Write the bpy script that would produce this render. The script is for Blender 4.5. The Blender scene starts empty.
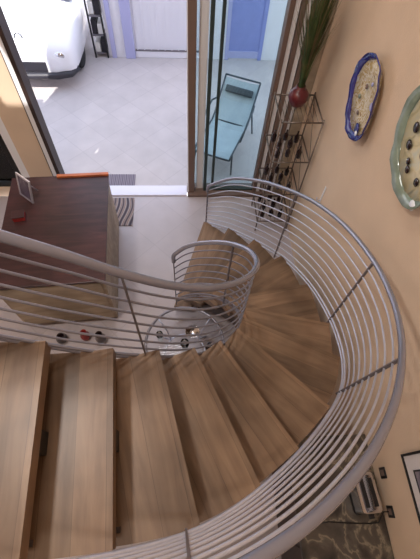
import bpy, bmesh, math, random
from mathutils import Vector, Matrix
random.seed(7)
C = bpy.context.scene.collection
PI = math.pi

# ------------------------------------------------------------------ materials
def srgb(r, g, b):
    f = lambda v: (v/255/12.92) if v/255 <= .04045 else ((v/255+.055)/1.055)**2.4
    return (f(r), f(g), f(b), 1)

def mat(name, col, rough=.5, metal=0, var=0.0, vscale=6, bump=0.0, bscale=60, spec=.5, coat=0):
    m = bpy.data.materials.new(name); m.use_nodes = True
    nt = m.node_tree; b = nt.nodes['Principled BSDF']
    b.inputs['Base Color'].default_value = col
    b.inputs['Roughness'].default_value = rough
    b.inputs['Metallic'].default_value = metal
    b.inputs['Specular IOR Level'].default_value = spec
    b.inputs['Coat Weight'].default_value = coat
    tc = nt.nodes.new('ShaderNodeTexCoord')
    n = nt.nodes.new('ShaderNodeTexNoise'); n.inputs['Scale'].default_value = vscale; n.inputs['Detail'].default_value = 5
    nt.links.new(tc.outputs['Object'], n.inputs['Vector'])
    if var:
        r = nt.nodes.new('ShaderNodeValToRGB')
        r.color_ramp.elements[0].position = .3; r.color_ramp.elements[1].position = .7
        r.color_ramp.elements[0].color = tuple(c*(1-var) for c in col[:3])+(1,)
        r.color_ramp.elements[1].color = tuple(min(1, c*(1+var)) for c in col[:3])+(1,)
        nt.links.new(n.outputs['Fac'], r.inputs['Fac']); nt.links.new(r.outputs['Color'], b.inputs['Base Color'])
    if bump:
        n2 = nt.nodes.new('ShaderNodeTexNoise'); n2.inputs['Scale'].default_value = bscale
        nt.links.new(tc.outputs['Object'], n2.inputs['Vector'])
        bp = nt.nodes.new('ShaderNodeBump'); bp.inputs['Strength'].default_value = bump; bp.inputs['Distance'].default_value = .01
        nt.links.new(n2.outputs['Fac'], bp.inputs['Height']); nt.links.new(bp.outputs['Normal'], b.inputs['Normal'])
    return m

def wood(name, c1, c2, c3, rough=.4, sc=1.0, plank=0.0):
    """grain runs along local X"""
    m = bpy.data.materials.new(name); m.use_nodes = True
    nt = m.node_tree; b = nt.nodes['Principled BSDF']; b.inputs['Roughness'].default_value = rough
    N = nt.nodes.new; L = nt.links.new
    tc = N('ShaderNodeTexCoord'); oi = N('ShaderNodeObjectInfo')
    off = N('ShaderNodeVectorMath'); off.operation = 'SCALE'
    comb = N('ShaderNodeCombineXYZ'); L(oi.outputs['Random'], comb.inputs[0]); L(oi.outputs['Random'], comb.inputs[1]); L(oi.outputs['Random'], comb.inputs[2])
    L(comb.outputs[0], off.inputs[0]); off.inputs['Scale'].default_value = 31
    add = N('ShaderNodeVectorMath'); L(tc.outputs['Object'], add.inputs[0]); L(off.outputs[0], add.inputs[1])
    mp = N('ShaderNodeMapping'); mp.inputs['Scale'].default_value = (1.3*sc, 11*sc, 6*sc); L(add.outputs[0], mp.inputs['Vector'])
    n = N('ShaderNodeTexNoise'); n.inputs['Scale'].default_value = 1.6; n.inputs['Detail'].default_value = 7; n.inputs['Distortion'].default_value = .7
    L(mp.outputs[0], n.inputs['Vector'])
    r = N('ShaderNodeValToRGB'); e = r.color_ramp.elements
    e[0].position = .28; e[0].color = c1; e[1].position = .72; e[1].color = c3
    k = e.new(.5); k.color = c2
    L(n.outputs['Fac'], r.inputs['Fac'])
    last = r.outputs['Color']
    # board-to-board and blotchy variation
    n3 = N('ShaderNodeTexNoise'); n3.inputs['Scale'].default_value = 2.2; n3.inputs['Detail'].default_value = 3; L(add.outputs[0], n3.inputs['Vector'])
    mr = N('ShaderNodeMapRange'); mr.inputs['From Min'].default_value = .35; mr.inputs['From Max'].default_value = .65
    mr.inputs['To Min'].default_value = .74; mr.inputs['To Max'].default_value = 1.2
    L(n3.outputs['Fac'], mr.inputs['Value'])
    vm = N('ShaderNodeVectorMath'); vm.operation = 'SCALE'; L(last, vm.inputs[0]); L(mr.outputs[0], vm.inputs['Scale']); last = vm.outputs[0]
    if plank:
        sx = N('ShaderNodeSeparateXYZ'); L(tc.outputs['Object'], sx.inputs[0])
        d = N('ShaderNodeMath'); d.operation = 'DIVIDE'; L(sx.outputs['Y'], d.inputs[0]); d.inputs[1].default_value = plank
        fl = N('ShaderNodeMath'); fl.operation = 'FLOOR'; L(d.outputs[0], fl.inputs[0])
        ad = N('ShaderNodeMath'); L(fl.outputs[0], ad.inputs[0]); L(oi.outputs['Random'], ad.inputs[1])
        wn = N('ShaderNodeTexWhiteNoise'); wn.noise_dimensions = '1D'; L(ad.outputs[0], wn.inputs['W'])
        m2 = N('ShaderNodeMapRange'); m2.inputs['To Min'].default_value = .80; m2.inputs['To Max'].default_value = 1.16; L(wn.outputs['Value'], m2.inputs['Value'])
        fr = N('ShaderNodeMath'); fr.operation = 'FRACT'; L(d.outputs[0], fr.inputs[0])
        gt = N('ShaderNodeMath'); gt.operation = 'GREATER_THAN'; L(fr.outputs[0], gt.inputs[0]); gt.inputs[1].default_value = .018
        m3 = N('ShaderNodeMapRange'); m3.inputs['To Min'].default_value = .6; m3.inputs['To Max'].default_value = 1; L(gt.outputs[0], m3.inputs['Value'])
        mm = N('ShaderNodeMath'); mm.operation = 'MULTIPLY'; L(m2.outputs[0], mm.inputs[0]); L(m3.outputs[0], mm.inputs[1])
        v2 = N('ShaderNodeVectorMath'); v2.operation = 'SCALE'; L(last, v2.inputs[0]); L(mm.outputs[0], v2.inputs['Scale']); last = v2.outputs[0]
    L(last, b.inputs['Base Color'])
    return m

def tiles(name, col, grout, size, rot=0, rough=.35, var=.08):
    m = bpy.data.materials.new(name); m.use_nodes = True
    nt = m.node_tree; b = nt.nodes['Principled BSDF']; b.inputs['Roughness'].default_value = rough
    N = nt.nodes.new; L = nt.links.new
    tc = N('ShaderNodeTexCoord'); mp = N('ShaderNodeMapping'); mp.inputs['Rotation'].default_value = (0, 0, rot)
    L(tc.outputs['Object'], mp.inputs['Vector'])
    br = N('ShaderNodeTexBrick'); br.offset = 0; br.inputs['Scale'].default_value = 1
    br.inputs['Brick Width'].default_value = size; br.inputs['Row Height'].default_value = size
    br.inputs['Mortar Size'].default_value = .006; br.inputs['Mortar Smooth'].default_value = .3
    br.inputs['Color1'].default_value = tuple(c*(1-var) for c in col[:3])+(1,)
    br.inputs['Color2'].default_value = tuple(min(1, c*(1+var)) for c in col[:3])+(1,)
    br.inputs['Mortar'].default_value = grout
    L(mp.outputs[0], br.inputs['Vector'])
    n = N('ShaderNodeTexNoise'); n.inputs['Scale'].default_value = 3.5; n.inputs['Detail'].default_value = 8; L(tc.outputs['Object'], n.inputs['Vector'])
    mr = N('ShaderNodeMapRange'); mr.inputs['To Min'].default_value = .84; mr.inputs['To Max'].default_value = 1.14; L(n.outputs['Fac'], mr.inputs['Value'])
    vm = N('ShaderNodeVectorMath'); vm.operation = 'SCALE'; L(br.outputs['Color'], vm.inputs[0]); L(mr.outputs[0], vm.inputs['Scale'])
    L(vm.outputs[0], b.inputs['Base Color'])
    return m

def glass(name, tint, refl=.12, rough=.02):
    m = bpy.data.materials.new(name); m.use_nodes = True
    nt = m.node_tree; nt.nodes.remove(nt.nodes['Principled BSDF']); out = nt.nodes['Material Output']
    N = nt.nodes.new; L = nt.links.new
    t = N('ShaderNodeBsdfTransparent'); t.inputs[0].default_value = tint
    g = N('ShaderNodeBsdfGlossy'); g.inputs['Roughness'].default_value = rough
    lw = N('ShaderNodeLayerWeight'); lw.inputs['Blend'].default_value = refl*2
    mx = N('ShaderNodeMixShader'); L(lw.outputs['Fresnel'], mx.inputs[0]); L(t.outputs[0], mx.inputs[1]); L(g.outputs[0], mx.inputs[2])
    L(mx.outputs[0], out.inputs['Surface'])
    return m

def ramp_noise(name, stops, kind='noise', scale=8, rough=.3, dist=0, alpha=None, spec=.5):
    m = bpy.data.materials.new(name); m.use_nodes = True
    nt = m.node_tree; b = nt.nodes['Principled BSDF']; b.inputs['Roughness'].default_value = rough; b.inputs['Specular IOR Level'].default_value = spec
    N = nt.nodes.new; L = nt.links.new
    tc = N('ShaderNodeTexCoord')
    if kind == 'noise':
        n = N('ShaderNodeTexNoise'); n.inputs['Scale'].default_value = scale; n.inputs['Detail'].default_value = 6; n.inputs['Distortion'].default_value = dist; o = n.outputs['Fac']
    elif kind == 'wave':
        n = N('ShaderNodeTexWave'); n.inputs['Scale'].default_value = scale; n.inputs['Distortion'].default_value = dist
        n.inputs['Detail'].default_value = 1; n.inputs['Detail Scale'].default_value = .5; n.bands_direction = 'X'; o = n.outputs['Fac']
    else:
        n = N('ShaderNodeTexVoronoi'); n.inputs['Scale'].default_value = scale; o = n.outputs['Distance']
    L(tc.outputs['Object'], n.inputs['Vector'])
    r = N('ShaderNodeValToRGB'); e = r.color_ramp.elements
    e[0].position, e[0].color = stops[0]; e[1].position, e[1].color = stops[-1]
    for p, c in stops[1:-1]:
        k = e.new(p); k.color = c
    L(o, r.inputs['Fac']); L(r.outputs['Color'], b.inputs['Base Color'])
    return m

M = {}
M['wall'] = mat('tan_plaster', srgb(214, 190, 166), .85, var=.05, vscale=2.5, bump=.15, bscale=90)
M['outer_wall'] = mat('white_render', srgb(226, 226, 234), .9, var=.03, bump=.1)
M['ceil'] = mat('white_ceiling', srgb(235, 230, 222), .9)
M['rail_steel'] = mat('handrail_steel', srgb(150, 151, 166), .26, .55, coat=.35)
M['bar_grey'] = mat('grey_steel_bars', srgb(140, 139, 150), .3, .55)
M['steel'] = mat('brushed_steel', srgb(206, 208, 222), .28, .6, var=.04, vscale=30)
M['steel_dark'] = mat('dull_steel', srgb(120, 116, 122), .4, .4)
M['tread'] = wood('oak_tread', srgb(108, 84, 64), srgb(124, 98, 76), srgb(138, 112, 88), .42, 1, .145)
M['riser'] = wood('oak_riser', srgb(120, 88, 62), srgb(150, 114, 82), srgb(168, 132, 98), .5)
M['stringer'] = mat('dark_stringer', srgb(52, 38, 34), .5)
M['floor'] = tiles('pale_indoor_tile', srgb(186, 177, 180), srgb(176, 167, 170), .6, PI/4, .3, .03)
M['patio'] = tiles('patio_tile', srgb(188, 180, 180), srgb(178, 170, 171), .45, PI/4, .7, .035)
M['threshold'] = mat('white_sill', srgb(226, 224, 238), .4)
M['brown_frame'] = mat('brown_door_frame', srgb(118, 98, 90), .5, var=.05)
M['white_frame'] = mat('white_frame', srgb(232, 232, 236), .4)
M['dark_green'] = mat('dark_gasket', srgb(52, 66, 66), .5)
M['black'] = mat('black_plastic', srgb(22, 20, 22), .45)
M['glass'] = glass('tinted_glass', (.80, .90, .90, 1))
M['clear_glass'] = glass('clear_glass', (.93, .97, .97, 1), .2)
M['table_glass'] = glass('table_glass', (.95, .97, 1, 1), .06)
M['mahogany'] = wood('mahogany', srgb(50, 28, 30), srgb(62, 36, 38), srgb(76, 44, 44), .4, 1.2)
M['painted_orange_glint'] = wood('painted_orange_glint', srgb(176, 92, 52), srgb(200, 112, 66), srgb(216, 130, 80), .35)  # warm reflected light put into a wood colour
M['tan_side'] = wood('tan_cabinet_side', srgb(146, 132, 114), srgb(164, 148, 128), srgb(178, 164, 144), .6)
M['granite'] = ramp_noise('dark_marble', [(.30, srgb(40, 36, 34)), (.44, srgb(70, 62, 56)), (.50, srgb(92, 84, 74)), (.53, srgb(136, 124, 106)), (.56, srgb(84, 76, 68)), (.75, srgb(56, 50, 46))], 'noise', 4.2, .3, 1.1)
M['mat'] = ramp_noise('wavy_mat', [(.0, srgb(70, 62, 72)), (.25, srgb(150, 140, 142)), (.45, srgb(196, 184, 170)), (.6, srgb(120, 72, 70)), (.8, srgb(172, 160, 156)), (1, srgb(86, 74, 80))], 'wave', 2.6, .95, 7)
M['mat_out'] = ramp_noise('grey_mat', [(0, srgb(96, 88, 100)), (.5, srgb(150, 142, 152)), (1, srgb(112, 102, 114))], 'wave', 6, .95, 1.5)
M['pot'] = mat('dark_red_glaze', srgb(92, 20, 30), .3, coat=.4, var=.12)
M['grass'] = ramp_noise('grass_green', [(.3, srgb(36, 58, 30)), (.5, srgb(64, 84, 40)), (.75, srgb(110, 104, 62))], 'noise', 5, .7)
M['dry_grass'] = ramp_noise('dry_grass', [(.3, srgb(92, 74, 50)), (.7, srgb(134, 116, 84))], 'noise', 5, .8)
M['blue_rim'] = mat('blue_glass_rim', srgb(42, 44, 124), .12, coat=.6, var=.25, vscale=14)
M['green_rim'] = mat('green_glass_rim', srgb(128, 144, 130), .12, coat=.6, var=.2, vscale=12)
M['plate_a'] = ramp_noise('cream_art_glass', [(.28, srgb(120, 84, 60)), (.42, srgb(196, 176, 132)), (.5, srgb(216, 208, 190)), (.58, srgb(170, 140, 60)), (.66, srgb(214, 206, 196)), (.8, srgb(140, 116, 120))], 'noise', 13, .15, 1.5)
M['plate_b'] = ramp_noise('pale_art_glass', [(.3, srgb(150, 146, 118)), (.5, srgb(208, 196, 160)), (.7, srgb(190, 192, 176))], 'noise', 9, .15, 1.2)
M['white_spot'] = mat('white_spot', srgb(236, 240, 250), .1, coat=.5)
M['wire'] = mat('bronze_wire', srgb(120, 108, 100), .4, .7)
M['bottle'] = mat('dark_bottle_glass', srgb(34, 18, 20), .12, coat=.5)
M['car'] = mat('white_car_paint', srgb(238, 238, 244), .25, coat=.6)
M['car_glass'] = mat('car_glass', srgb(140, 158, 186), .08, coat=.3)
M['car_dark'] = mat('dark_grille', srgb(44, 42, 50), .5)
M['chrome'] = mat('chrome', srgb(210, 210, 215), .12, 1)
M['tyre'] = mat('tyre_rubber', srgb(30, 30, 34), .85)
M['garage'] = mat('garage_door_white', srgb(226, 226, 236), .6)
M['blue_door'] = mat('blue_violet_door', srgb(136, 146, 206), .6, var=.05)
M['blue_trim'] = mat('pale_blue_trim', srgb(172, 174, 216), .6)
M['sling'] = mat('pale_blue_sling', srgb(172, 184, 192), .8, var=.06, bump=.2, bscale=200)
M['chair_metal'] = mat('dark_grey_tube', srgb(72, 80, 88), .4, .5)
M['box_white'] = mat('white_carton', srgb(226, 226, 226), .8)
M['box_dark'] = mat('dark_carton', srgb(48, 46, 54), .8)
M['red'] = mat('red_lacquer', srgb(140, 40, 38), .4)
M['photo'] = ramp_noise('dark_picture', [(.3, srgb(48, 44, 66)), (.5, srgb(92, 84, 108)), (.7, srgb(150, 140, 150))], 'noise', 6, .3, 1)
M['mount'] = mat('white_mount', srgb(216, 212, 214), .8)
M['bulb'] = None

# ------------------------------------------------------------------ mesh helpers
def B(): return bmesh.new()
def box(bm, x0, x1, y0, y1, z0, z1, mx=None):
    r = bmesh.ops.create_cube(bm, size=1)
    t = Matrix.Translation(((x0+x1)/2, (y0+y1)/2, (z0+z1)/2)) @ Matrix.Diagonal((abs(x1-x0), abs(y1-y0), abs(z1-z0), 1))
    if mx: t = mx @ t
    bmesh.ops.transform(bm, matrix=t, verts=r['verts'])
    return bm
def tube(bm, pts, r, n=8, closed=False, taper=None):
    pts = [Vector(p) for p in pts]; rings = []; N = len(pts)
    up = None
    for i, p in enumerate(pts):
        if closed: t = (pts[(i+1) % N]-pts[i-1]).normalized()
        else: t = (pts[min(i+1, N-1)]-pts[max(i-1, 0)]).normalized()
        if up is None:
            up = Vector((0, 0, 1)) if abs(t.z) < .9 else Vector((1, 0, 0))
        a = t.cross(up).normalized(); up = a.cross(t).normalized()
        rr = r if taper is None else r*(1+(taper-1)*i/(N-1))
        rings.append([bm.verts.new(p+a*math.cos(2*PI*k/n)*rr+up*math.sin(2*PI*k/n)*rr) for k in range(n)])
    for i in range(N if closed else N-1):
        A, D = rings[i], rings[(i+1) % N]
        for k in range(n):
            f = bm.faces.new((A[k], A[(k+1) % n], D[(k+1) % n], D[k])); f.smooth = True
    if not closed:
        bm.faces.new(rings[0][::-1]); bm.faces.new(rings[-1])
    return bm
def lathe(bm, prof, n=24, mx=None, cap=True):
    rings = []
    for r, z in prof:
        ring = []
        for k in range(n):
            v = Vector((r*math.cos(2*PI*k/n), r*math.sin(2*PI*k/n), z))
            if mx: v = mx @ v
            ring.append(bm.verts.new(v))
        rings.append(ring)
    for A, D in zip(rings[:-1], rings[1:]):
        for k in range(n):
            f = bm.faces.new((A[k], A[(k+1) % n], D[(k+1) % n], D[k])); f.smooth = True
    if cap:
        if prof[0][0] > 1e-4: bm.faces.new(rings[0][::-1])
        if prof[-1][0] > 1e-4: bm.faces.new(rings[-1])
    return bm
def prism(bm, poly, z0, z1):
    a = [bm.verts.new((x, y, z0)) for x, y in poly]; b = [bm.verts.new((x, y, z1)) for x, y in poly]
    n = len(poly)
    bm.faces.new(a[::-1]); bm.faces.new(b)
    for k in range(n): bm.faces.new((a[k], a[(k+1) % n], b[(k+1) % n], b[k]))
    return bm
def obj(name, bm, m, parent=None, bevel=0, loc=None, seg=2):
    bmesh.ops.recalc_face_normals(bm, faces=bm.faces)
    me = bpy.data.meshes.new(name); bm.to_mesh(me); bm.free()
    o = bpy.data.objects.new(name, me); C.objects.link(o)
    if m: me.materials.append(m)
    if parent: o.parent = parent
    if loc is not None: o.location = loc
    if bevel:
        md = o.modifiers.new('bevel', 'BEVEL'); md.width = bevel; md.segments = seg; md.limit_method = 'ANGLE'
    return o
def thing(name, label, cat, loc=(0, 0, 0), rz=0, group=None):
    o = bpy.data.objects.new(name, None); C.objects.link(o); o.empty_display_size = .1
    o.location = loc; o.rotation_euler = (0, 0, rz); o['label'] = label; o['category'] = cat
    if group: o['group'] = group
    return o
def tag(o, label, cat, group=None):
    o['label'] = label; o['category'] = cat
    if group: o['group'] = group
    return o
def struct(name, bm, m, parent=None, bevel=0, label=None):
    o = obj(name, bm, m, parent, bevel)
    if not parent:
        o['kind'] = 'structure'
        if label: o['label'] = label
    return o
def sroot(name, loc=(0, 0, 0)):
    o = bpy.data.objects.new(name, None); C.objects.link(o); o.location = loc; o['kind'] = 'structure'; return o

# ------------------------------------------------------------------ the shell
XR, YD, XL, YB, ZC = 1.43, 3.92, -2.9, -3.0, 5.6
struct('floor', box(B(), XL, XR, YB, YD-.08, -.12, 0), M['floor'])
struct('trim_1', box(B(), -1.72, .02, YD-.08, YD+.11, -.12, .025), M['threshold'], bevel=.006)
struct('floor_patio', box(B(), -9, 4.5, YD+.11, 14, -.12, -.005), M['patio'])
struct('wall_right', box(B(), XR, XR+.2, YB, YD+.12, -.12, 6.8), M['wall'])
struct('wall_left', box(B(), XL-.2, XL, YB, YD, -.12, 5.75), M['wall'])
struct('wall_back', box(B(), XL-.2, XR+.2, YB-.2, YB, -.12, 6.8), M['wall'])
# wall of the glass door: piers and the lintel over the opening
bm = B(); box(bm, -2.13, -1.80, YD, YD+.12, -.12, 2.9)
box(bm, -2.9, XR, YD, YD+.12, 2.9, 6.8); box(bm, -2.9, -2.13, YD, YD+.12, -.12, 0.1); box(bm, -2.9, -2.13, YD, YD+.12, 2.5, 2.9)  # upper part rises past the ceiling, out of view, to shade the patio
struct('wall_front', bm, M['wall'])
bm = B()    # ceiling, unseen gap added to throw a sun patch on the door wall
box(bm, XL, -2.5, YB, 1.3, ZC, ZC+.15); box(bm, XL, -2.5, 2.45, YD, ZC, ZC+.15); box(bm, XL, -2.88, 1.3, 2.45, ZC, ZC+.15); box(bm, -2.5, XR, YB, YD, ZC, ZC+.15)
struct('ceiling', bm, M['ceil'])
# unseen low wing added at the left, its height shaping the patio shadow
bm = B(); box(bm, -8, XL-.2, 3.9, 4.05, -.12, 3.4); box(bm, -8, XL-.2, -3, 4.05, 3.3, 3.4)
struct('wall_shade_wing', bm, M['outer_wall'])
# window left of the door
w = sroot('window_1', (-2.5, YD+.05, .1))
bm = B(); box(bm, .27, .37, -.05, .06, 0, 2.4); struct('window_trim', bm, M['white_frame'], w)
bm = B(); box(bm, .19, .27, -.04, .05, 0, 2.4); box(bm, -.40, -.33, -.04, .05, 0, 2.4); box(bm, -.33, .19, -.04, .05, 0, .07); box(bm, -.33, .19, -.04, .05, 2.33, 2.4)
struct('window_frame', bm, M['black'], w)
struct('pane', box(B(), -.33, .19, 0, .01, .07, 2.33), M['clear_glass'], w)

# sliding glass door: jamb, frame, tinted leaf and stacked leaves by the right wall
d = sroot('door_1', (0, YD, 0))
bm = B(); box(bm, -1.80, -1.745, -.02, .13, 0, 2.9); struct('jamb', bm, M['white_frame'], d)
bm = B(); box(bm, -1.745, -1.70, -.03, .14, 0, 2.9); box(bm, -1.81, -1.80, -.02, .02, 0, 2.9); struct('jamb_trim', bm, M['stringer'], d)
struct('door_head', box(B(), -1.70, XR, -.03, .12, 2.82, 2.9), M['brown_frame'], d)
struct('door_post', box(B(), .045, .13, -.05, .10, 0, 2.82), M['brown_frame'], d, .004)
struct('door_edge', box(B(), .035, .045, -.045, .09, 0, 2.82), M['white_frame'], d)
bm = B(); box(bm, .26, .30, -.02, .04, .05, 2.82); struct('door_stile', bm, M['dark_green'], d, .003)
bm = B(); box(bm, .375, .41, .05, .10, .05, 2.82); struct('door_stile', bm, M['dark_green'], d, .003)
bm = B(); box(bm, .13, .26, .0, .03, .05, 2.8); box(bm, .205, .235, -.015, .0, .05, 2.82)
struct('door_leaf_edge', box(B(), .16, .25, .03, .05, .05, 2.82), M['white_frame'], d)
bm.free()
struct('bottom_track', box(B(), .03, XR, -.10, .14, 0, .05), M['brown_frame'], d, .004)
struct('track_dark_strip', box(B(), .30, 1.0, -.01, .06, .05, .075), M['dark_green'], d)  # thin dark strip on top of the track
struct('pane', box(B(), .41, .985, .06, .07, .07, 2.8), M['glass'], d)
struct('pane', box(B(), .13, .40, .06, .065, .07, 2.8), M['glass'], d)
xs = [(.985, 1.035, 'brown_frame'), (1.035, 1.085, 'white_frame'), (1.095, 1.145, 'brown_frame'), (1.145, 1.195, 'white_frame'), (1.205, 1.25, 'brown_frame'), (1.25, 1.285, 'white_frame'), (1.30, 1.425, 'tan_side')]
for i, (a, b_, m_) in enumerate(xs):
    struct('stacked_stile', box(B(), a, b_, -.04+.01*(i % 2), .09, .05, 2.82), M[m_], d, .003)

# ------------------------------------------------------------------ staircase geometry tables (x, y, z at foot; x, y, z at handrail)
OUT = [(0.269, 3.207, 0.180, 0.266, 3.175, 0.880), (0.504, 3.033, 0.310, 0.501, 3.040, 1.170), (0.721, 2.771, 0.460, 0.722, 2.794, 1.360),
 (0.943, 2.488, 0.620, 0.949, 2.500, 1.540), (1.120, 2.193, 0.770, 1.128, 2.203, 1.690), (1.246, 1.764, 0.970, 1.246, 1.772, 1.890),
 (1.273, 1.293, 1.180, 1.261, 1.280, 2.090), (1.232, 0.967, 1.330, 1.200, 0.946, 2.230), (1.154, 0.738, 1.440, 1.111, 0.698, 2.340),
 (1.060, 0.590, 1.530, 1.010, 0.523, 2.440), (0.893, 0.420, 1.650, 0.834, 0.295, 2.600), (0.629, 0.205, 1.830, 0.590, 0.102, 2.820),
 (0.417, 0.070, 1.940, 0.395, -0.015, 2.950), (0.210, -0.050, 2.050, 0.232, -0.088, 3.070), (0.020, -0.121, 2.140, 0.040, -0.150, 3.160),
 (-0.164, -0.153, 2.240, -0.150, -0.180, 3.260), (-0.344, -0.171, 2.330, -0.330, -0.200, 3.350), (-.62, -.19, 2.48, -.61, -.21, 3.5), (-.95, -.2, 2.66, -.95, -.22, 3.68), (-1.3, -.2, 2.85, -1.3, -.22, 3.87)]
INN = [(-0.122, 1.948, 0.360, 1.24), (-0.012, 1.955, 0.460, 1.38), (0.119, 1.915, 0.560, 1.48), (0.338, 1.765, 0.780, 1.70), (0.470, 1.549, 0.980, 1.90),
 (0.487, 1.308, 1.150, 2.07), (0.360, 1.065, 1.360, 2.28), (0.138, 0.882, 1.580, 2.50), (-0.052, 0.802, 1.750, 2.67), (-0.264, 0.752, 1.950, 2.88),
 (-.41, .722, 2.08, 3.06), (-.556, .704, 2.19, 3.18), (-.70, .700, 2.30, 3.28), (-.9, .70, 2.44, 3.42), (-1.25, .70, 2.68, 3.64)]
INN = [(a, b_, c_, a, b_, e_) for a, b_, c_, e_ in INN]

def catmull(P, u):
    n = len(P); u = max(0, min(n-1-1e-6, u)); i = int(u); t = u-i
    g = lambda k: P[max(0, min(n-1, k))]
    p0, p1, p2, p3 = g(i-1), g(i), g(i+1), g(i+2)
    return [.5*((2*b1)+(-a0+c2)*t+(2*a0-5*b1+4*c2-d3)*t*t+(-a0+3*b1-3*c2+d3)*t**3) for a0, b1, c2, d3 in zip(p0, p1, p2, p3)]
def smooth(P, it=1):
    P = [list(p) for p in P]
    for _ in range(it):
        Q = [list(p) for p in P]
        for i in range(1, len(P)-1):
            for k in range(len(P[0])): Q[i][k] = .2*P[i-1][k]+.6*P[i][k]+.2*P[i+1][k]
        P = Q
    return P
OUTs, INNs = smooth(OUT), smooth(INN)
def at(P, u, f):          # f = 0 at foot rail, 1 at the handrail
    q = catmull(P, u); return Vector((q[0]+(q[3]-q[0])*f, q[1]+(q[4]-q[1])*f, q[2]+(q[5]-q[2])*f))

def railing(P, label, cat, name, bars, posts, u0, hr, br, barm):
    t = thing(name, label, cat, at(P, u0, 0)); o = Vector(t.location)
    n = len(P)-1; K = n*6
    U = [u0+(n-u0)*k/K for k in range(K+1)]
    pts = [at(P, u, 1)-o for u in U]
    # the handrail turns down into the end post
    h0 = pts[0]; end = at(P, u0, .9)-o
    bm = tube(B(), [end-Vector((0, 0, .02)), end+(h0-end)*.5, h0+Vector((.004, -.008, .004))]+pts[1:], hr, 14)
    obj('handrail', bm, M['rail_steel'], t)
    obj('bottom_rail', tube(B(), [at(P, u, 0)-o for u in U], br*1.5, 8), barm, t)
    obj('lower_tube', tube(B(), [at(P, u, 0)-o-Vector((0, 0, .05)) for u in U], br*1.3, 8), barm, t)
    for k in range(bars):
        f = (k+1)/(bars+1)
        obj('bar', tube(B(), [at(P, u, f)-o for u in U], br, 8), barm, t)
    for u in posts:
        bm = B(); a = at(P, u, -.12)-o; b_ = at(P, u, 1)-o
        tg = (at(P, u+.05, 0)-at(P, u-.05 if u > .05 else 0, 0)); tg.z = 0; tg.normalize()
        nr = Vector((-tg.y, tg.x, 0))
        vs = []
        for p in (a, b_):
            for sx, sy in ((-1, -1), (1, -1), (1, 1), (-1, 1)):
                vs.append(bm.verts.new(p+tg*sx*.005+nr*sy*.009))
        for q in ((0, 1, 2, 3), (7, 6, 5, 4), (0, 4, 5, 1), (1, 5, 6, 2), (2, 6, 7, 3), (3, 7, 4, 0)): bm.faces.new([vs[i] for i in q])
        obj('post', bm, M['steel_dark'], t)
    return t
outer = railing(OUTs, 'long outer stair railing of steel bars sweeping beside the tan wall', 'railing', 'stair_railing', 8, [0, 3.4, 6.0, 8.9, 14.2, 17], 0, .0180, .0062, M['steel'])
inner = railing(INNs, 'short inner stair railing of steel bars curling round the stairwell', 'railing', 'stair_railing', 7, [0, 3.3, 9.0], 0, .0195, .0062, M['bar_grey'])
hk = thing('wall_hook', 'slim pale metal hook on the tan wall just above the outer handrail', 'hook', (XR, 2.68, 1.15))
obj('back_plate', box(B(), -.006, 0, -.014, .014, 0, .22), M['white_frame'], hk, .002)
obj('hook', tube(B(), [(-.004, 0, .03), (-.035, 0, .02), (-.05, 0, .04), (-.05, 0, .07)], .006, 8), M['steel'], hk)

# nosing lines of the treads: height index -> (inner u, outer u)
def near_u(P, x, y, lo, hi):
    best = None
    for k in range(400):
        u = lo+(hi-lo)*k/399; q = catmull(P, u); d_ = (q[0]-x)**2+(q[1]-y)**2
        if best is None or d_ < best[0]: best = (d_, u)
    return best[1]
known = {13: ((-.725, .691), (-.665, -.165)), 12: ((-.427, .702), (-.355, -.195)), 11: ((-.191, .75), (.022, -.123)), 10: ((.026, .82), (.367, .026)),
         9: ((.22, .93), (.658, .219)), 8: ((.385, 1.09), (.98, .49)), 7: ((.485, 1.27), (1.235, .90))}
nu = {}
for k, (a, b_) in known.items(): nu[k] = (near_u(INNs, *a, 4, 14), near_u(OUTs, *b_, 5, 18.9))
o7 = nu[7][1]; i7 = nu[7][0]
for k in range(1, 7):
    f = (k-1)/6; nu[k] = (i7*f**.92, o7*(f**.97))
nu[14] = (near_u(INNs, -.99, .70, 9, 14), near_u(OUTs, -.90, -.2, 12, 18.99)); nu[15] = (13.93, 18.93)

st = thing('curved_staircase', 'curved wooden staircase of wedge shaped oak treads turning up from the floor', 'staircase', (.2, 1.2, 0))
so = Vector(st.location)
RISE = .18
def xy(P, u): q = catmull(P, u); return Vector((q[0], q[1]))
for k in range(1, 15):
    ia, oa = nu[k]; ib, ob = nu[k+1]
    z = k*RISE
    A, D = xy(INNs, ia), xy(OUTs, oa)
    dirn = (D-A).normalized(); ang = math.atan2(dirn.y, dirn.x); back = None
    nrm = Vector((-dirn.y, dirn.x))
    mid2 = (xy(INNs, ib)+xy(OUTs, ob))/2-(A+D)/2
    if nrm.dot(mid2) < 0: nrm = -nrm
    S = 8
    nose = .03
    ov = .05
    poly = [A-nrm*nose, D-nrm*nose]
    poly += [xy(OUTs, oa+(ob-oa)*j/S) for j in range(1, S+1)]
    poly += [xy(OUTs, ob)+nrm*ov, xy(INNs, ib)+nrm*ov]
    poly += [xy(INNs, ib+(ia-ib)*j/S) for j in range(0, S)]
    R = Matrix.Rotation(-ang, 2)
    loc = [R @ (q-A) for q in poly]
    bm = B(); prism(bm, [(q.x, q.y) for q in loc], -.085, 0)
    bmesh.ops.triangulate(bm, faces=[f for f in bm.faces if len(f.verts) > 4])
    o = obj('tread', bm, M['tread'], st); o.location = (A.x-so.x, A.y-so.y, z-so.z); o.rotation_euler = (0, 0, ang)
    # riser below this nosing, set back
    L = (D-A).length
    s_ = 1 if (R @ nrm).y > 0 else -1
    bm = B(); box(bm, L*.50-.05, L*.50+.05, s_*-.031, s_*.03, -RISE+.001, -.085)
    o = obj('riser_bracket', bm, M['black'], st); o.location = (A.x-so.x, A.y-so.y, z-so.z); o.rotation_euler = (0, 0, ang)
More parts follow.
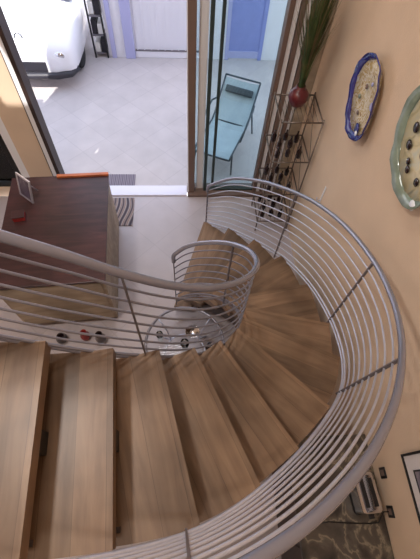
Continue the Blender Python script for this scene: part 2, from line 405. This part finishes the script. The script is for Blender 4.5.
# steel stringers carrying the treads
def stringer(P, u0, u1, dz, off, cx):
    bm = B(); prev = None; K = 60
    for k in range(K+1):
        u = u0+(u1-u0)*k/K; q = catmull(P, u); c0 = Vector((q[0], q[1], q[2]))
        q2 = catmull(P, min(u+.02, len(P)-1)); q1 = catmull(P, max(u-.02, 0)); t = Vector((q2[0]-q1[0], q2[1]-q1[1], 0)).normalized(); nn = Vector((-t.y, t.x, 0))*off
        z1 = q[2]-.34; z0 = max(.002, z1-.16); z1 = max(z1, z0+.03)
        vs = [bm.verts.new(Vector((c0.x, c0.y, z))+nn*w-so) for z, w in ((z0, 1), (z1, 1), (z1, 1.5), (z0, 1.5))]
        if prev:
            for i in range(4): bm.faces.new((prev[i], prev[(i+1) % 4], vs[(i+1) % 4], vs[i]))
        else: bm.faces.new(vs[::-1])
        prev = vs
    bm.faces.new(prev)
    return bm
obj('stringer', stringer(OUTs, 1.2, 18.5, 0, -.05, 0), M['stringer'], st)
obj('stringer', stringer(INNs, 1.8, 13.6, 0, .05, 0), M['stringer'], st)

# ------------------------------------------------------------------ low cabinet with the mahogany top
cb = thing('wooden_cabinet', 'low tan cabinet with a dark mahogany top left of the stairs', 'cabinet', (-1.37, 2.55, 0), math.radians(4.0))
obj('cabinet_top', box(B(), -.55, .53, -.72, .74, .90, .93), M['mahogany'], cb, .006)
obj('body', box(B(), -.53, .51, -.70, .72, .06, .90), M['tan_side'], cb, .004)
obj('painted_glint_strip', box(B(), -.05, .53, .70, .74, .93, .955), M['painted_orange_glint'], cb, .003)  # orange strip painted for light reflecting off the polished far edge
obj('plinth', box(B(), -.50, .48, -.67, .70, 0, .06), M['stringer'], cb)
obj('front_panel', box(B(), -.50, .48, -.715, -.702, .09, .88), M['tan_side'], cb, .004)
# silver frame standing on it
pf = thing('photo_frame', 'silver photo frame standing on the mahogany cabinet top', 'photo frame', (-1.74, 2.93, .934), math.radians(-40))
tl = Matrix.Rotation(math.radians(-14), 4, 'X')
bm = B(); box(bm, -.11, -.09, -.008, .008, 0, .28, tl); box(bm, .09, .11, -.008, .008, 0, .28, tl); box(bm, -.09, .09, -.008, .008, 0, .02, tl); box(bm, -.09, .09, -.008, .008, .26, .28, tl)
obj('frame', bm, M['steel'], pf)
obj('picture', box(B(), -.09, .09, -.002, .004, .02, .26, tl), M['photo'], pf)
bm = B(); tube(bm, [(0, .055, .22), (0, .15, .008)], .006, 6); obj('stand', bm, M['steel'], pf)
bx = thing('wooden_box', 'small reddish wooden box on the cabinet beside the silver frame', 'box', (-1.76, 2.66, .932), .2)
obj('body', box(B(), -.06, .06, -.05, .05, 0, .05), M['red'], bx, .004); obj('lid', box(B(), -.063, .063, -.053, .053, .05, .065), M['mahogany'], bx, .004)

# things on the floor at the near side of the cabinet
for x, y, r, h, m_, lb in ((-1.16, 1.66, .05, .17, 'red', 'small red vase on the floor before the cabinet'),
                           (-1.42, 1.64, .06, .12, 'bottle', 'squat black jar on the floor, left of the red vase'),
                           (-.98, 1.62, .055, .2, 'bottle', 'tall black vase on the floor, right of the red vase')):
    v = tag(obj('vase', lathe(B(), [(r*.7, 0), (r, h*.25), (r*1.05, h*.5), (r*.6, h*.8), (r*.7, h), (r*.6, h), (r*.5, h*.8), (0, h*.5)], 20), M[m_], loc=(x, y, 0)), lb, 'vase')

# mats
m1 = tag(obj('door_mat', box(B(), -.24, .24, -.255, .255, 0, .012), M['mat'], bevel=.004, loc=(-.975, 3.545, 0)), 'indoor mat with wavy stripes just inside the open doorway', 'mat')
m2 = tag(obj('door_mat', box(B(), -.24, .24, -.11, .13, 0, .012), M['mat_out'], bevel=.004, loc=(-.99, 4.15, -.005)), 'grey striped mat on the patio just outside the doorway', 'mat')

# glass side table inside the curl of the stairs
gt = thing('round_glass_table', 'round glass side table with a chrome ring under the inner railing', 'table', (-.03, 1.40, 0))
R_ = .40
ring = [(R_*math.cos(a), R_*math.sin(a), .45) for a in [2*PI*k/48 for k in range(48)]]
obj('rim', tube(B(), ring, .015, 8, True), M['bar_grey'], gt)
obj('table_top', lathe(B(), [(R_-.012, .444), (R_-.012, .456)], 48), M['table_glass'], gt)
ring = [(.22*math.cos(a), .22*math.sin(a), .14) for a in [2*PI*k/32 for k in range(32)]]
obj('lower_ring', tube(B(), ring, .008, 8, True), M['steel'], gt)
for k in range(4):
    a = PI/4+k*PI/2
    obj('leg', tube(B(), [(.34*math.cos(a), .34*math.sin(a), 0), (.22*math.cos(a), .22*math.sin(a), .14), (.26*math.cos(a), .26*math.sin(a), .3), (.39*math.cos(a), .39*math.sin(a), .44)], .009, 8), M['steel'], gt)
def goblet(x, y, s, lb, m_='clear_glass'):
    return tag(obj('glass_vase', lathe(B(), [(.035*s, 0), (.035*s, .006), (.007*s, .014), (.007*s, .07*s), (.03*s, .09*s), (.045*s, .14*s), (.04*s, .19*s), (.037*s, .19*s), (.041*s, .14*s), (.0, .095*s)], 20), M[m_], loc=(x, y, .4565)), lb, 'vase')
goblet(-.03, 1.33, 1.0, 'stemmed clear glass vase in the middle of the glass table')
goblet(-.28, 1.44, .8, 'small clear glass vase near the left rim of the glass table')
tag(obj('candle_holder', lathe(B(), [(.04, 0), (.04, .01), (.012, .02), (.012, .06), (.03, .075), (.03, .10), (.02, .10), (0, .08)], 18), M['bottle'], loc=(.22, 1.33, .4565)), 'dark candle holder near the right rim of the glass table', 'candle holder')
tag(obj('glass_bowl', lathe(B(), [(.03, 0), (.06, .02), (.075, .05), (.07, .05), (.055, .024), (0, .01)], 20), M['chrome'], loc=(.05, 1.50, .4565)), 'shiny little bowl behind the stemmed vase on the glass table', 'bowl')

# ------------------------------------------------------------------ étagère in the corner, with its pots
ET = (.96, 1.39, 3.20, 3.66)
et = thing('wire_shelf', 'tall open wire shelf standing in the corner by the glass door', 'shelf', (1.17, 3.43, 0))
ex, ey = 1.17, 3.43
x0, x1, y0, y1 = ET[0]-ex, ET[1]-ex, ET[2]-ey, ET[3]-ey
for x, y in ((x0, y0), (x1, y0), (x0, y1), (x1, y1)):
    obj('post', tube(B(), [(x, y, 0), (x, y, 1.76)], .009, 8), M['wire'], et)
SH = (.20, .71, 1.22, 1.73)
for z in SH:
    bm = B()
    for a, b_ in (((x0, y0), (x1, y0)), ((x1, y0), (x1, y1)), ((x1, y1), (x0, y1)), ((x0, y1), (x0, y0))):
        tube(bm, [(*a, z), (*b_, z)], .008, 6)
    for k in range(1, 9):
        xx = x0+(x1-x0)*k/9; tube(bm, [(xx, y0, z), (xx, y1, z)], .0028, 5)
    obj('wire_tray', bm, M['wire'], et)
bm = B()
for za, zb in zip(SH[:-1], SH[1:]): tube(bm, [(x1, y0, za), (x1, y1, zb)], .004, 6)
obj('side_brace', bm, M['wire'], et)
# dark bottles on the trays
proto = None; cnt = 0
where = {1.22: 'second', .71: 'third', .20: 'lowest'}
def bottle_bm(h=.15, r=.03):
    return lathe(B(), [(r*.9, 0), (r, .01), (r, h*.55), (r*.38, h*.75), (r*.36, h*.96), (r*.42, h), (0, h)], 16)
for z in (1.22, .71, .20):
    cols = [(-.14, -.15), (-.02, -.13), (.10, -.15), (-.10, .0), (.03, .02), (-.14, .13), (0, .15), (.12, .11)]
    for j, (dx, dy) in enumerate(cols):
        row = 'front' if dy < -.1 else ('middle' if dy < .1 else 'back')
        side = {(-.14, -.15): 'left', (-.02, -.13): 'centre', (.10, -.15): 'right', (-.10, .0): 'left', (.03, .02): 'right', (-.14, .13): 'left', (0, .15): 'centre', (.12, .11): 'right'}[(dx, dy)]
        lb = 'dark glass bottle on the %s tray of the wire shelf, %s row %s' % (where[z], row, side)
        if proto is None:
            proto = obj('bottle', bottle_bm(), M['bottle']); o = proto
        else:
            o = proto.copy(); C.objects.link(o)
        o.location = (ex+dx, ey+dy, z+.0035); s = random.uniform(.85, 1.05); o.scale = (s, s, s)
        tag(o, lb, 'bottle', 'dark bottles on the wire shelf')
# red pot with tall grasses
pp = thing('potted_grass', 'round dark red pot of tall green grasses on top of the wire shelf', 'potted plant', (1.155, 3.47, 1.734))
obj('pot', lathe(B(), [(.045, 0), (.085, .035), (.112, .10), (.105, .15), (.07, .19), (.045, .205), (.05, .225), (.04, .225), (.035, .20), (0, .19)], 28), M['pot'], pp); pp.scale = (.92, .92, .96)
def blade(bm, base, az, lean, L, w):
    pts = []; N = 7
    for i in range(N+1):
        t = i/N; rr = lean*t**1.6
        pts.append(Vector((base[0]+math.cos(az)*rr, base[1]+math.sin(az)*rr, base[2]+L*(t-.12*lean*t*t))))
    sd = Vector((-math.sin(az), math.cos(az), 0)); pr = None
    for i, p in enumerate(pts):
        ww = w*(1-(i/N)**2*.85)
        cur = [bm.verts.new(p+sd*ww), bm.verts.new(p+Vector((math.cos(az), math.sin(az), 0))*ww*.3), bm.verts.new(p-sd*ww)]
        if pr:
            bm.faces.new((pr[0], pr[1], cur[1], cur[0])); bm.faces.new((pr[1], pr[2], cur[2], cur[1]))
        pr = cur
bm = B(); bd = B()
for k in range(300):
    az = random.uniform(0, 2*PI); ln = random.uniform(.03, .32)
    if math.cos(az) > 0: ln *= .6
    blade(bm if k % 3 else bd, (random.uniform(-.025, .025), random.uniform(-.025, .025), .19), az, ln, random.uniform(.6, 1.15), random.uniform(.004, .007))
obj('green_blades', bm, M['grass'], pp)
obj('dry_blades', bd, M['dry_grass'], pp)

# ------------------------------------------------------------------ art glass on the right wall
def wall_plate(name, outline, cy, cz, depth, rim, face, label, spots):
    """irregular shallow dish fixed to the right wall; outline in (y, z) about its centre, bulging into the room (-x)"""
    t = thing(name, label, 'wall plate', (XR, cy, cz))
    n = len(outline)
    def ring(sc, x): return [(x, a*sc, b_*sc) for a, b_ in outline]
    def skin(rings, close=True):
        bm = B(); R0 = [[bm.verts.new(v) for v in r] for r in rings]
        for A, D in zip(R0[:-1], R0[1:]):
            for k in range(n):
                f = bm.faces.new((A[k], A[(k+1) % n], D[(k+1) % n], D[k])); f.smooth = True
        if close: bm.faces.new(R0[0]); bm.faces.new(R0[-1])
        return bm
    wob = lambda k: .005*math.sin(k*1.7)
    rr = lambda sc, x: [(x-wob(k)*(sc > .8), a*sc, b_*sc) for k, (a, b_) in enumerate(outline)]
    obj('rim', skin([rr(.90, -depth*.70), rr(1.0, -depth), rr(1.01, -depth-.004), rr(1.0, -depth-.010), rr(.90, -depth*.70-.012), rr(.86, -depth*.60-.012), rr(.86, -depth*.58)], False), M[rim], t)
    obj('dish', skin([ring(.25, -.012), ring(.5, -.018), ring(.89, -depth*.62), ring(.89, -depth*.62-.010), ring(.5, -.032), ring(.2, -.026)]), M[face], t)
    obj('wall_mount', lathe(B(), [(.04, 0), (.04, .014)], 16, Matrix.Rotation(-PI/2, 4, 'Y')), M['steel_dark'], t)
    for a, b_, r, m_ in spots:
        q = math.hypot(a, b_)/max(math.hypot(*o) for o in outline)
        xx = -(.034 if q < .5 else .034+(depth*.58-.02)*(q-.5)/.34)-.002
        obj('spot', lathe(B(), [(0, 0), (r*.8, .002), (r, .006), (r*.7, .011), (0, .013)], 10, Matrix.Translation((xx, a, b_)) @ Matrix.Rotation(-PI/2, 4, 'Y')), M[m_], t)
    return t
def blob(pts, n=40):
    P = [(*p, 0, 0, 0, 0) for p in pts]; m = len(P); res = []
    for k in range(n):
        u = m*k/n; i = int(u); t = u-i; g = lambda j: P[j % m]
        p0, p1, p2, p3 = g(i-1), g(i), g(i+1), g(i+2)
        res.append(tuple(.5*((2*b1)+(-a0+c2)*t+(2*a0-5*b1+4*c2-d3)*t*t+(-a0+3*b1-3*c2+d3)*t**3) for a0, b1, c2, d3 in zip(p0[:2], p1[:2], p2[:2], p3[:2])))
    return res
o1 = [(2.80, 2.66), (2.64, 2.745), (2.50, 2.72), (2.41, 2.62), (2.35, 2.46), (2.33, 2.30), (2.37, 2.20), (2.50, 2.13), (2.62, 2.12), (2.73, 2.19), (2.84, 2.35), (2.88, 2.50)]
cy, cz = 2.60, 2.43
wall_plate('wall_plate', blob([((a-cy)*.96, (b_-cz)*.96) for a, b_ in o1]), cy, cz-.03, .075, 'blue_rim', 'plate_a',
           'oval art glass plate with a cobalt blue rim on the tan wall',
           [(-.10, -.20, .045, 'blue_rim'), (-.13, -.22, .022, 'white_spot'), (.05, .06, .02, 'brown_frame'), (-.02, .12, .016, 'blue_trim'), (.10, -.05, .02, 'green_rim'), (-.14, .02, .03, 'blue_trim'), (.02, -.14, .018, 'brown_frame')])
cy, cz = 1.66, 2.73
o2 = []
for k in range(14):
    a = 2*PI*k/14; r = .335*(1+.05*math.sin(3*a+1)+.03*math.sin(5*a)); o2.append((r*math.cos(a)*1.0, r*math.sin(a)*1.02))
wall_plate('wall_plate', blob(o2), cy, cz, .085, 'green_rim', 'plate_b',
           'large round art glass plate with pale green rim and black spots',
           [(.20, -.03, .034, 'bottle'), (.17, -.13, .032, 'bottle'), (.05, -.22, .026, 'bottle'), (.09, -.19, .024, 'bottle'), (-.08, -.20, .028, 'bottle'), (.22, .10, .03, 'bottle'), (.05, .02, .03, 'bottle'), (-.12, -.02, .03, 'bottle'), (.10, .20, .03, 'bottle'), (-.2, -.27, .035, 'white_spot'), (.02, -.08, .03, 'brown_frame'), (-.10, .17, .03, 'bottle')])

# framed picture on the right wall
pc = thing('framed_picture', 'black framed picture with a white mount on the tan wall above the counter', 'picture', (XR, -.16, 1.42))
bm = B()
box(bm, -.022, 0, -.36, .36, 0, .014); box(bm, -.022, 0, -.36, .36, .736, .75); box(bm, -.022, 0, -.36, -.346, .014, .736); box(bm, -.022, 0, .346, .36, .014, .736)
obj('frame', bm, M['black'], pc)
obj('mount', box(B(), -.012, 0, -.346, .346, .014, .736), M['mount'], pc)
obj('artwork', box(B(), -.014, -.012, -.25, .25, .10, .65), M['photo'], pc)
bm = B(); box(bm, -.016, -.012, -.26, .26, .09, .10); box(bm, -.016, -.012, -.26, .26, .65, .66); box(bm, -.016, -.012, -.26, -.25, .10, .65); box(bm, -.016, -.012, .25, .26, .10, .65)
obj('inner_border', bm, M['black'], pc)

# ------------------------------------------------------------------ marble counter under the stairs, toaster and sockets
ct = thing('marble_counter', 'dark veined marble counter along the tan wall below the stairs', 'counter', (1.105, -.55, 0))
obj('worktop', box(B(), -.33, .32, -1.2, .95, .89, .92), M['granite'], ct, .006)
obj('carcass', box(B(), -.30, .32, -1.18, .93, .08, .89), M['stringer'], ct)
obj('plinth', box(B(), -.25, .32, -1.18, .90, 0, .08), M['black'], ct)
for k in range(3):
    a = -1.17+k*.70
    dr = obj('door', box(B(), -.318, -.30, a, a+.69, .10, .87), M['stringer'], ct, .004)
    obj('handle', tube(B(), [(-.32, a+.1, .7), (-.345, a+.1, .7), (-.345, a+.1, .5), (-.32, a+.1, .5)], .006, 8), M['steel'], dr)
ts = thing('toaster', 'chrome two slot toaster on the marble counter against the wall', 'toaster', (1.27, -.01, .92), math.radians(4))
def rounded(hx, hy, r, n=6):
    res = []
    for cx_, cy_, a0 in ((hx-r, hy-r, 0), (-hx+r, hy-r, PI/2), (-hx+r, -hy+r, PI), (hx-r, -hy+r, 1.5*PI)):
        for k in range(n+1):
            a = a0+PI/2*k/n; res.append((cx_+r*math.cos(a), cy_+r*math.sin(a)))
    return res
obj('body', prism(B(), rounded(.075, .13, .03), .015, .18), M['chrome'], ts, .02, seg=4)
obj('base', prism(B(), rounded(.078, .135, .03), 0, .02), M['black'], ts)
for s in (-1, 1): obj('slot', box(B(), s*.032-.015, s*.032+.015, -.09, .09, .178, .1815), M['black'], ts)
obj('lever', box(B(), -.02, .02, -.162, -.128, .10, .118), M['black'], ts, .004)
def outlet(y, z, lb, w=.075):
    t = thing('wall_socket', lb, 'socket', (XR, y, z))
    obj('plate', box(B(), -.008, 0, -w/2, w/2, -.045, .045), M['black'], t, .003)
    obj('face', box(B(), -.011, -.008, -.02, .02, -.026, .026), M['brown_frame'], t, .002)
outlet(.11, 1.06, 'black wall socket above the far end of the toaster')
outlet(-.135, 1.03, 'black wall socket with a cable plugged in, nearest the picture')
cp = tube(B(), [(XR-.012, -.135, 1.02), (XR-.04, -.135, 1.0), (1.36, -.20, .945), (1.30, -.205, .9255), (1.15, -.195, .9255), (1.0, -.18, .9255), (.90, -.19, .9255)], .0045, 6)
tag(obj('power_cable', cp, M['black']), 'thin black cable running from the socket across the marble counter', 'cable')

# ------------------------------------------------------------------ patio: garage front, car, shelf, lounger
GY = 7.45
bm = B(); box(bm, -1.42, -.92, GY, GY+.2, -.1, 3.2); box(bm, .30, .80, GY, GY+.2, -.1, 3.2); box(bm, 1.52, 3.2, GY, GY+.2, -.1, 3.2); box(bm, -1.42, 3.2, GY, GY+.2, 2.4, 3.2)
struct('wall_far', bm, M['outer_wall'])
struct('wall_side', box(B(), 3.0, 3.2, YD+.12, GY, -.1, 3.2), M['outer_wall'])
bm = B(); box(bm, -7.5, 3.2, 12, 12.2, -.1, 3.2); struct('wall_rear', bm, M['outer_wall'])
g = sroot('door_2', (-.31, GY, 0))
bm = B(); box(bm, -.61, .61, .02, .06, 0, 2.4)
struct('door_panel', bm, M['garage'], g)
for k in range(9):
    struct('door_rib', box(B(), -.57+k*.13, -.55+k*.13, .0, .02, .14, 2.38), M['garage'], g)
struct('door_bottom_rail', box(B(), -.60, .61, -.005, .02, 0, .12), M['garage'], g)
struct('door_seal', box(B(), -.60, .61, -.012, .018, .12, .14), M['steel_dark'], g)
struct('trim_2', box(B(), -1.10, -.92, GY-.05, GY-.001, -.004, 2.5), M['blue_trim'], bevel=.004)
struct('trim_3', box(B(), -1.36, -1.28, GY-.04, GY-.001, -.004, 2.5), M['blue_trim'], bevel=.004)
g = sroot('door_3', (1.16, GY, 0))
struct('door_panel', box(B(), -.36, .36, .0, .05, .03, 2.4), M['blue_door'], g)
for s in (-1, 1): struct('door_stile', box(B(), s*.36-(.07 if s > 0 else 0), s*.36+(.07 if s < 0 else 0), -.02, 0, .0, 2.4), M['blue_trim'] if s < 0 else M['blue_door'], g)
struct('kickboard', box(B(), -.29, .29, -.012, 0, .03, .16), M['blue_trim'], g)

# shelf with cartons beside the car
sf = thing('storage_rack', 'black metal storage rack beside the white car outside', 'rack', (-1.56, 7.62, -.005))
for x in (-.115, .115):
    for y in (-.2, .2): obj('upright', box(B(), x-.014, x+.014, y-.014, y+.014, 0, 1.5), M['black'], sf)
for z in (.06, .38, .70, 1.02, 1.36): obj('shelf_board', box(B(), -.11, .11, -.19, .19, z, z+.02), M['steel_dark'], sf)
k = 0
for z, nm in ((.08, 'lowest'), (.40, 'second lowest'), (.72, 'middle'), (1.04, 'fourth')):
    for dx, sd in ((-.052, 'left'), (.052, 'right')):
        m_ = 'box_dark' if k in (1, 2, 5, 6) else 'box_white'
        o = tag(obj('carton', box(B(), -.045, .045, -.15, .15, 0, .17+.03*(k % 3)), M[m_], bevel=.004, loc=(-1.56+dx, 7.62, z-.0045)),
                '%s carton on the %s board of the storage rack, %s side' % ('dark' if m_ == 'box_dark' else 'white', nm, sd), 'box', 'cartons on the storage rack'); k += 1

# car
car = thing('car', 'white car parked on the sunlit patio beyond the doorway', 'car', (-2.66, 6.40, -.005))
W = .86
st_ = [  # y, half width, z bottom, z shoulder, z crown
 (0.00, .60, .26, .50, .54), (.04, .74, .20, .60, .66), (.14, .81, .18, .68, .76), (.35, .84, .18, .74, .84), (.70, .86, .18, .80, .91), (1.05, .86, .18, .86, .97),
 (1.30, .86, .18, .90, 1.00), (2.6, .87, .18, .94, 1.02), (3.6, .85, .18, .95, 1.03), (4.1, .80, .24, .90, .98), (4.25, .70, .34, .80, .88)]
bm = B(); pr = None
for y, hw, zb, zs, zc in st_:
    prof = [(-hw*.92, zb), (-hw, zb+.12), (-hw, (zb+zs)/2), (-hw*.985, zs-.05), (-hw*.90, zs), (-hw*.6, zs+(zc-zs)*.65), (0, zc), (hw*.6, zs+(zc-zs)*.65), (hw*.90, zs), (hw*.985, zs-.05), (hw, (zb+zs)/2), (hw, zb+.12), (hw*.92, zb)]
    cur = [bm.verts.new((x, y, z)) for x, z in prof]
    if pr:
        for i in range(len(cur)-1):
            f = bm.faces.new((pr[i], pr[i+1], cur[i+1], cur[i])); f.smooth = True
        bm.faces.new((pr[-1], pr[0], cur[0], cur[-1]))
    else: bm.faces.new(cur[::-1])
    pr = cur
bm.faces.new(pr)
bo = obj('car_body', bm, M['car'], car)
bm = B()
def loop(bm, y, hw, z): return [bm.verts.new((x, y, z-.03*(abs(x)/hw)**2)) for x in (-hw, -hw*.5, 0, hw*.5, hw)]
def strip(L):
    for a, b_ in zip(L[:-1], L[1:]):
        for i in range(len(a)-1):
            f = bm.faces.new((a[i], a[i+1], b_[i+1], b_[i])); f.smooth = True
L = [loop(bm, 1.75, .60, 1.42), loop(bm, 2.1, .60, 1.47), loop(bm, 2.9, .60, 1.47), loop(bm, 3.3, .58, 1.42)]
strip(L); obj('roof', bm, M['car'], car)
bm = B(); L = [loop(bm, 1.05, .74, .97), loop(bm, 1.75, .60, 1.42)]; strip(L); obj('windscreen', bm, M['car_glass'], car)
bm = B(); L = [loop(bm, 3.3, .58, 1.42), loop(bm, 3.9, .72, 1.0)]; strip(L); obj('rear_window', bm, M['car_glass'], car)
for s in (-1, 1):
    bm = B(); v = [bm.verts.new((s*x, y, z)) for x, y, z in ((.74, 1.05, .94), (.76, 3.9, .97), (.58, 3.3, 1.39), (.60, 2.9, 1.44), (.60, 2.1, 1.44), (.60, 1.75, 1.39))]
    bm.faces.new(v); obj('side_window', bm, M['car_glass'], car)
    obj('headlamp', lathe(B(), [(0, -.012), (.07, -.004), (.09, .03), (.06, .07)], 18, Matrix.Translation((s*.60, .03, .55)) @ Matrix.Rotation(-PI/2, 4, 'X') @ Matrix.Diagonal((1.2, .8, 1, 1))), M['chrome'], car)
    for yy in (.75, 3.3):
        w = obj('wheel', lathe(B(), [(.17, -.02), (.30, -.02), (.32, .0), (.32, .18), (.30, .20), (.17, .20)], 28, Matrix.Translation((s*.80-(0.19 if s > 0 else -.01), yy, .32)) @ Matrix.Rotation(PI/2, 4, 'Y') if s > 0 else Matrix.Translation((-.80, yy, .32)) @ Matrix.Rotation(PI/2, 4, 'Y')), M['tyre'], car)
    mr_ = obj('wing_mirror', box(B(), s*.86-.05, s*.86+.05, 1.22, 1.30, .98, 1.10), M['car'], car, .02)
obj('grille', box(B(), -.36, .36, -.012, .03, .30, .47), M['car_dark'], car, .008)
obj('bumper', tube(B(), [(-.80, .22, .26), (-.72, .03, .26), (-.5, -.04, .26), (0, -.06, .26), (.5, -.04, .26), (.72, .03, .26), (.80, .22, .26)], .055, 10), M['car_dark'], car)
obj('badge', tube(B(), [(.06*math.cos(a), .155+.02*math.sin(a), .775+.05*math.sin(a)) for a in [2*PI*k/20 for k in range(20)]], .010, 6, True), M['car_dark'], car)
for xx in (-.1, .42): obj('wiper', tube(B(), [(xx, 1.03, .985), (xx+.1, 1.2, 1.09), (xx+.34, 1.22, 1.10)], .008, 6), M['car_dark'], car)

# lounger seen through the tinted pane
lg = thing('sun_lounger', 'tubular metal patio lounger with pale blue sling seat behind the tinted glass', 'lounger', (.64, 4.92, -.005), math.radians(-24))
zs = .34
def lf(bm, pts, r=.014): tube(bm, pts, r, 8)
bm = B()
for s in (-1, 1):
    lf(bm, [(s*.28, -.62, zs-.03), (s*.28, -.55, zs), (s*.28, .14, zs), (s*.28, .24, zs+.05), (s*.28, .66, .78)])
lf(bm, [(-.28, -.62, zs-.03), (.28, -.62, zs-.03)]); lf(bm, [(-.28, .66, .78), (.28, .66, .78)]); lf(bm, [(-.28, .16, zs), (.28, .16, zs)])
obj('frame', bm, M['chair_metal'], lg)
for s in (-1, 1):
    for yy in (-.50, .38):
        obj('leg', tube(B(), [(s*.28, yy, zs if yy < 0 else zs+.12), (s*.31, yy-.06 if yy < 0 else yy+.12, 0)], .013, 8), M['chair_metal'], lg)
    obj('armrest', tube(B(), [(s*.30, -.20, zs), (s*.33, -.18, zs+.14), (s*.33, -.02, zs+.23), (s*.33, .22, zs+.26), (s*.29, .44, zs+.20)], .014, 8), M['chair_metal'], lg)
bm = B(); pr = None
for y, z in ((-.60, zs-.03), (-.5, zs-.01), (-.2, zs-.02), (.05, zs-.02), (.15, zs+.005), (.26, zs+.07), (.44, .535), (.64, .75)):
    cur = [bm.verts.new((x, y, z+dz)) for x, dz in ((-.265, .008), (-.1, -.006), (.1, -.006), (.265, .008))]
    if pr:
        for i in range(3): bm.faces.new((pr[i], pr[i+1], cur[i+1], cur[i]))
    pr = cur
sl = obj('sling_seat', bm, M['sling'], lg); sl.modifiers.new('s', 'SOLIDIFY').thickness = .006
obj('head_cushion', box(B(), -.22, .22, -.05, .05, -.02, .03, Matrix.Translation((0, .52, .655)) @ Matrix.Rotation(math.radians(46), 4, 'X')), M['chair_metal'], lg, .015)

# ------------------------------------------------------------------ added fill lamps, sun and sky
def added_fill_lamp(x, y, e, s, lb):  # area lamps added out of view to brighten the interior
    t = thing('added_fill_lamp', lb, 'lamp', (x, y, ZC-.04))
    obj('housing', box(B(), -s/2-.03, s/2+.03, -s/2-.03, s/2+.03, .01, .04), M['white_frame'], t)
    l = bpy.data.lights.new('lamp_light', 'AREA'); l.energy = e; l.size = s; l.color = (1, .95, .9)
    lo = bpy.data.objects.new('lamp_light', l); C.objects.link(lo); lo.parent = t
added_fill_lamp(-1.7, .9, 75, .35, 'unseen added fill lamp left of the curved staircase')
added_fill_lamp(-.6, -1.6, 35, .7, 'unseen added fill lamp above the back of the room')
added_fill_lamp(-.4, 3.0, 28, .6, 'unseen added fill lamp near the glass door')

sd = Vector((.20, .60, -1)).normalized()
l = bpy.data.lights.new('sun', 'SUN'); l.energy = 8; l.angle = .01; l.color = (1, .96, .9)
lo = bpy.data.objects.new('sun', l); C.objects.link(lo); lo.rotation_euler = sd.to_track_quat('-Z', 'Y').to_euler(); lo.location = (-3, -6, 12)
wd = bpy.data.worlds.new('sky'); bpy.context.scene.world = wd; wd.use_nodes = True
nt = wd.node_tree; bg = nt.nodes['Background']
tc = nt.nodes.new('ShaderNodeTexCoord'); sx = nt.nodes.new('ShaderNodeSeparateXYZ'); nt.links.new(tc.outputs['Generated'], sx.inputs[0])
cr = nt.nodes.new('ShaderNodeValToRGB'); cr.color_ramp.elements[0].color = (.95, .95, 1, 1); cr.color_ramp.elements[1].color = (.62, .74, 1, 1)
nt.links.new(sx.outputs['Z'], cr.inputs['Fac']); nt.links.new(cr.outputs['Color'], bg.inputs['Color']); bg.inputs['Strength'].default_value = 2.2

# ------------------------------------------------------------------ camera
cd = bpy.data.cameras.new('camera'); cam = bpy.data.objects.new('camera', cd); C.objects.link(cam)
cd.sensor_fit = 'VERTICAL'; cd.sensor_height = 36; cd.sensor_width = 36; cd.lens = 373/559*36; cd.clip_start = .02
n_ = Vector((190-210, -(500-279.5), -373)).normalized(); up = -n_
v = -(192-279.5); a = -(n_.y*v-n_.z*373)/n_.x
X = Vector((a, v, -373)).normalized()
if X.x < 0: X = -X
Y = up.cross(X)
R = Matrix((X, Y, up))
cam.matrix_world = Matrix.Translation((0, 0, 4.1)) @ R.to_4x4()
sc = bpy.context.scene
sc.camera = cam
sc.view_settings.view_transform = 'Standard'; sc.view_settings.look = 'None'; sc.view_settings.gamma = 1; sc.view_settings.exposure = 0
sc.view_settings.use_curve_mapping = False
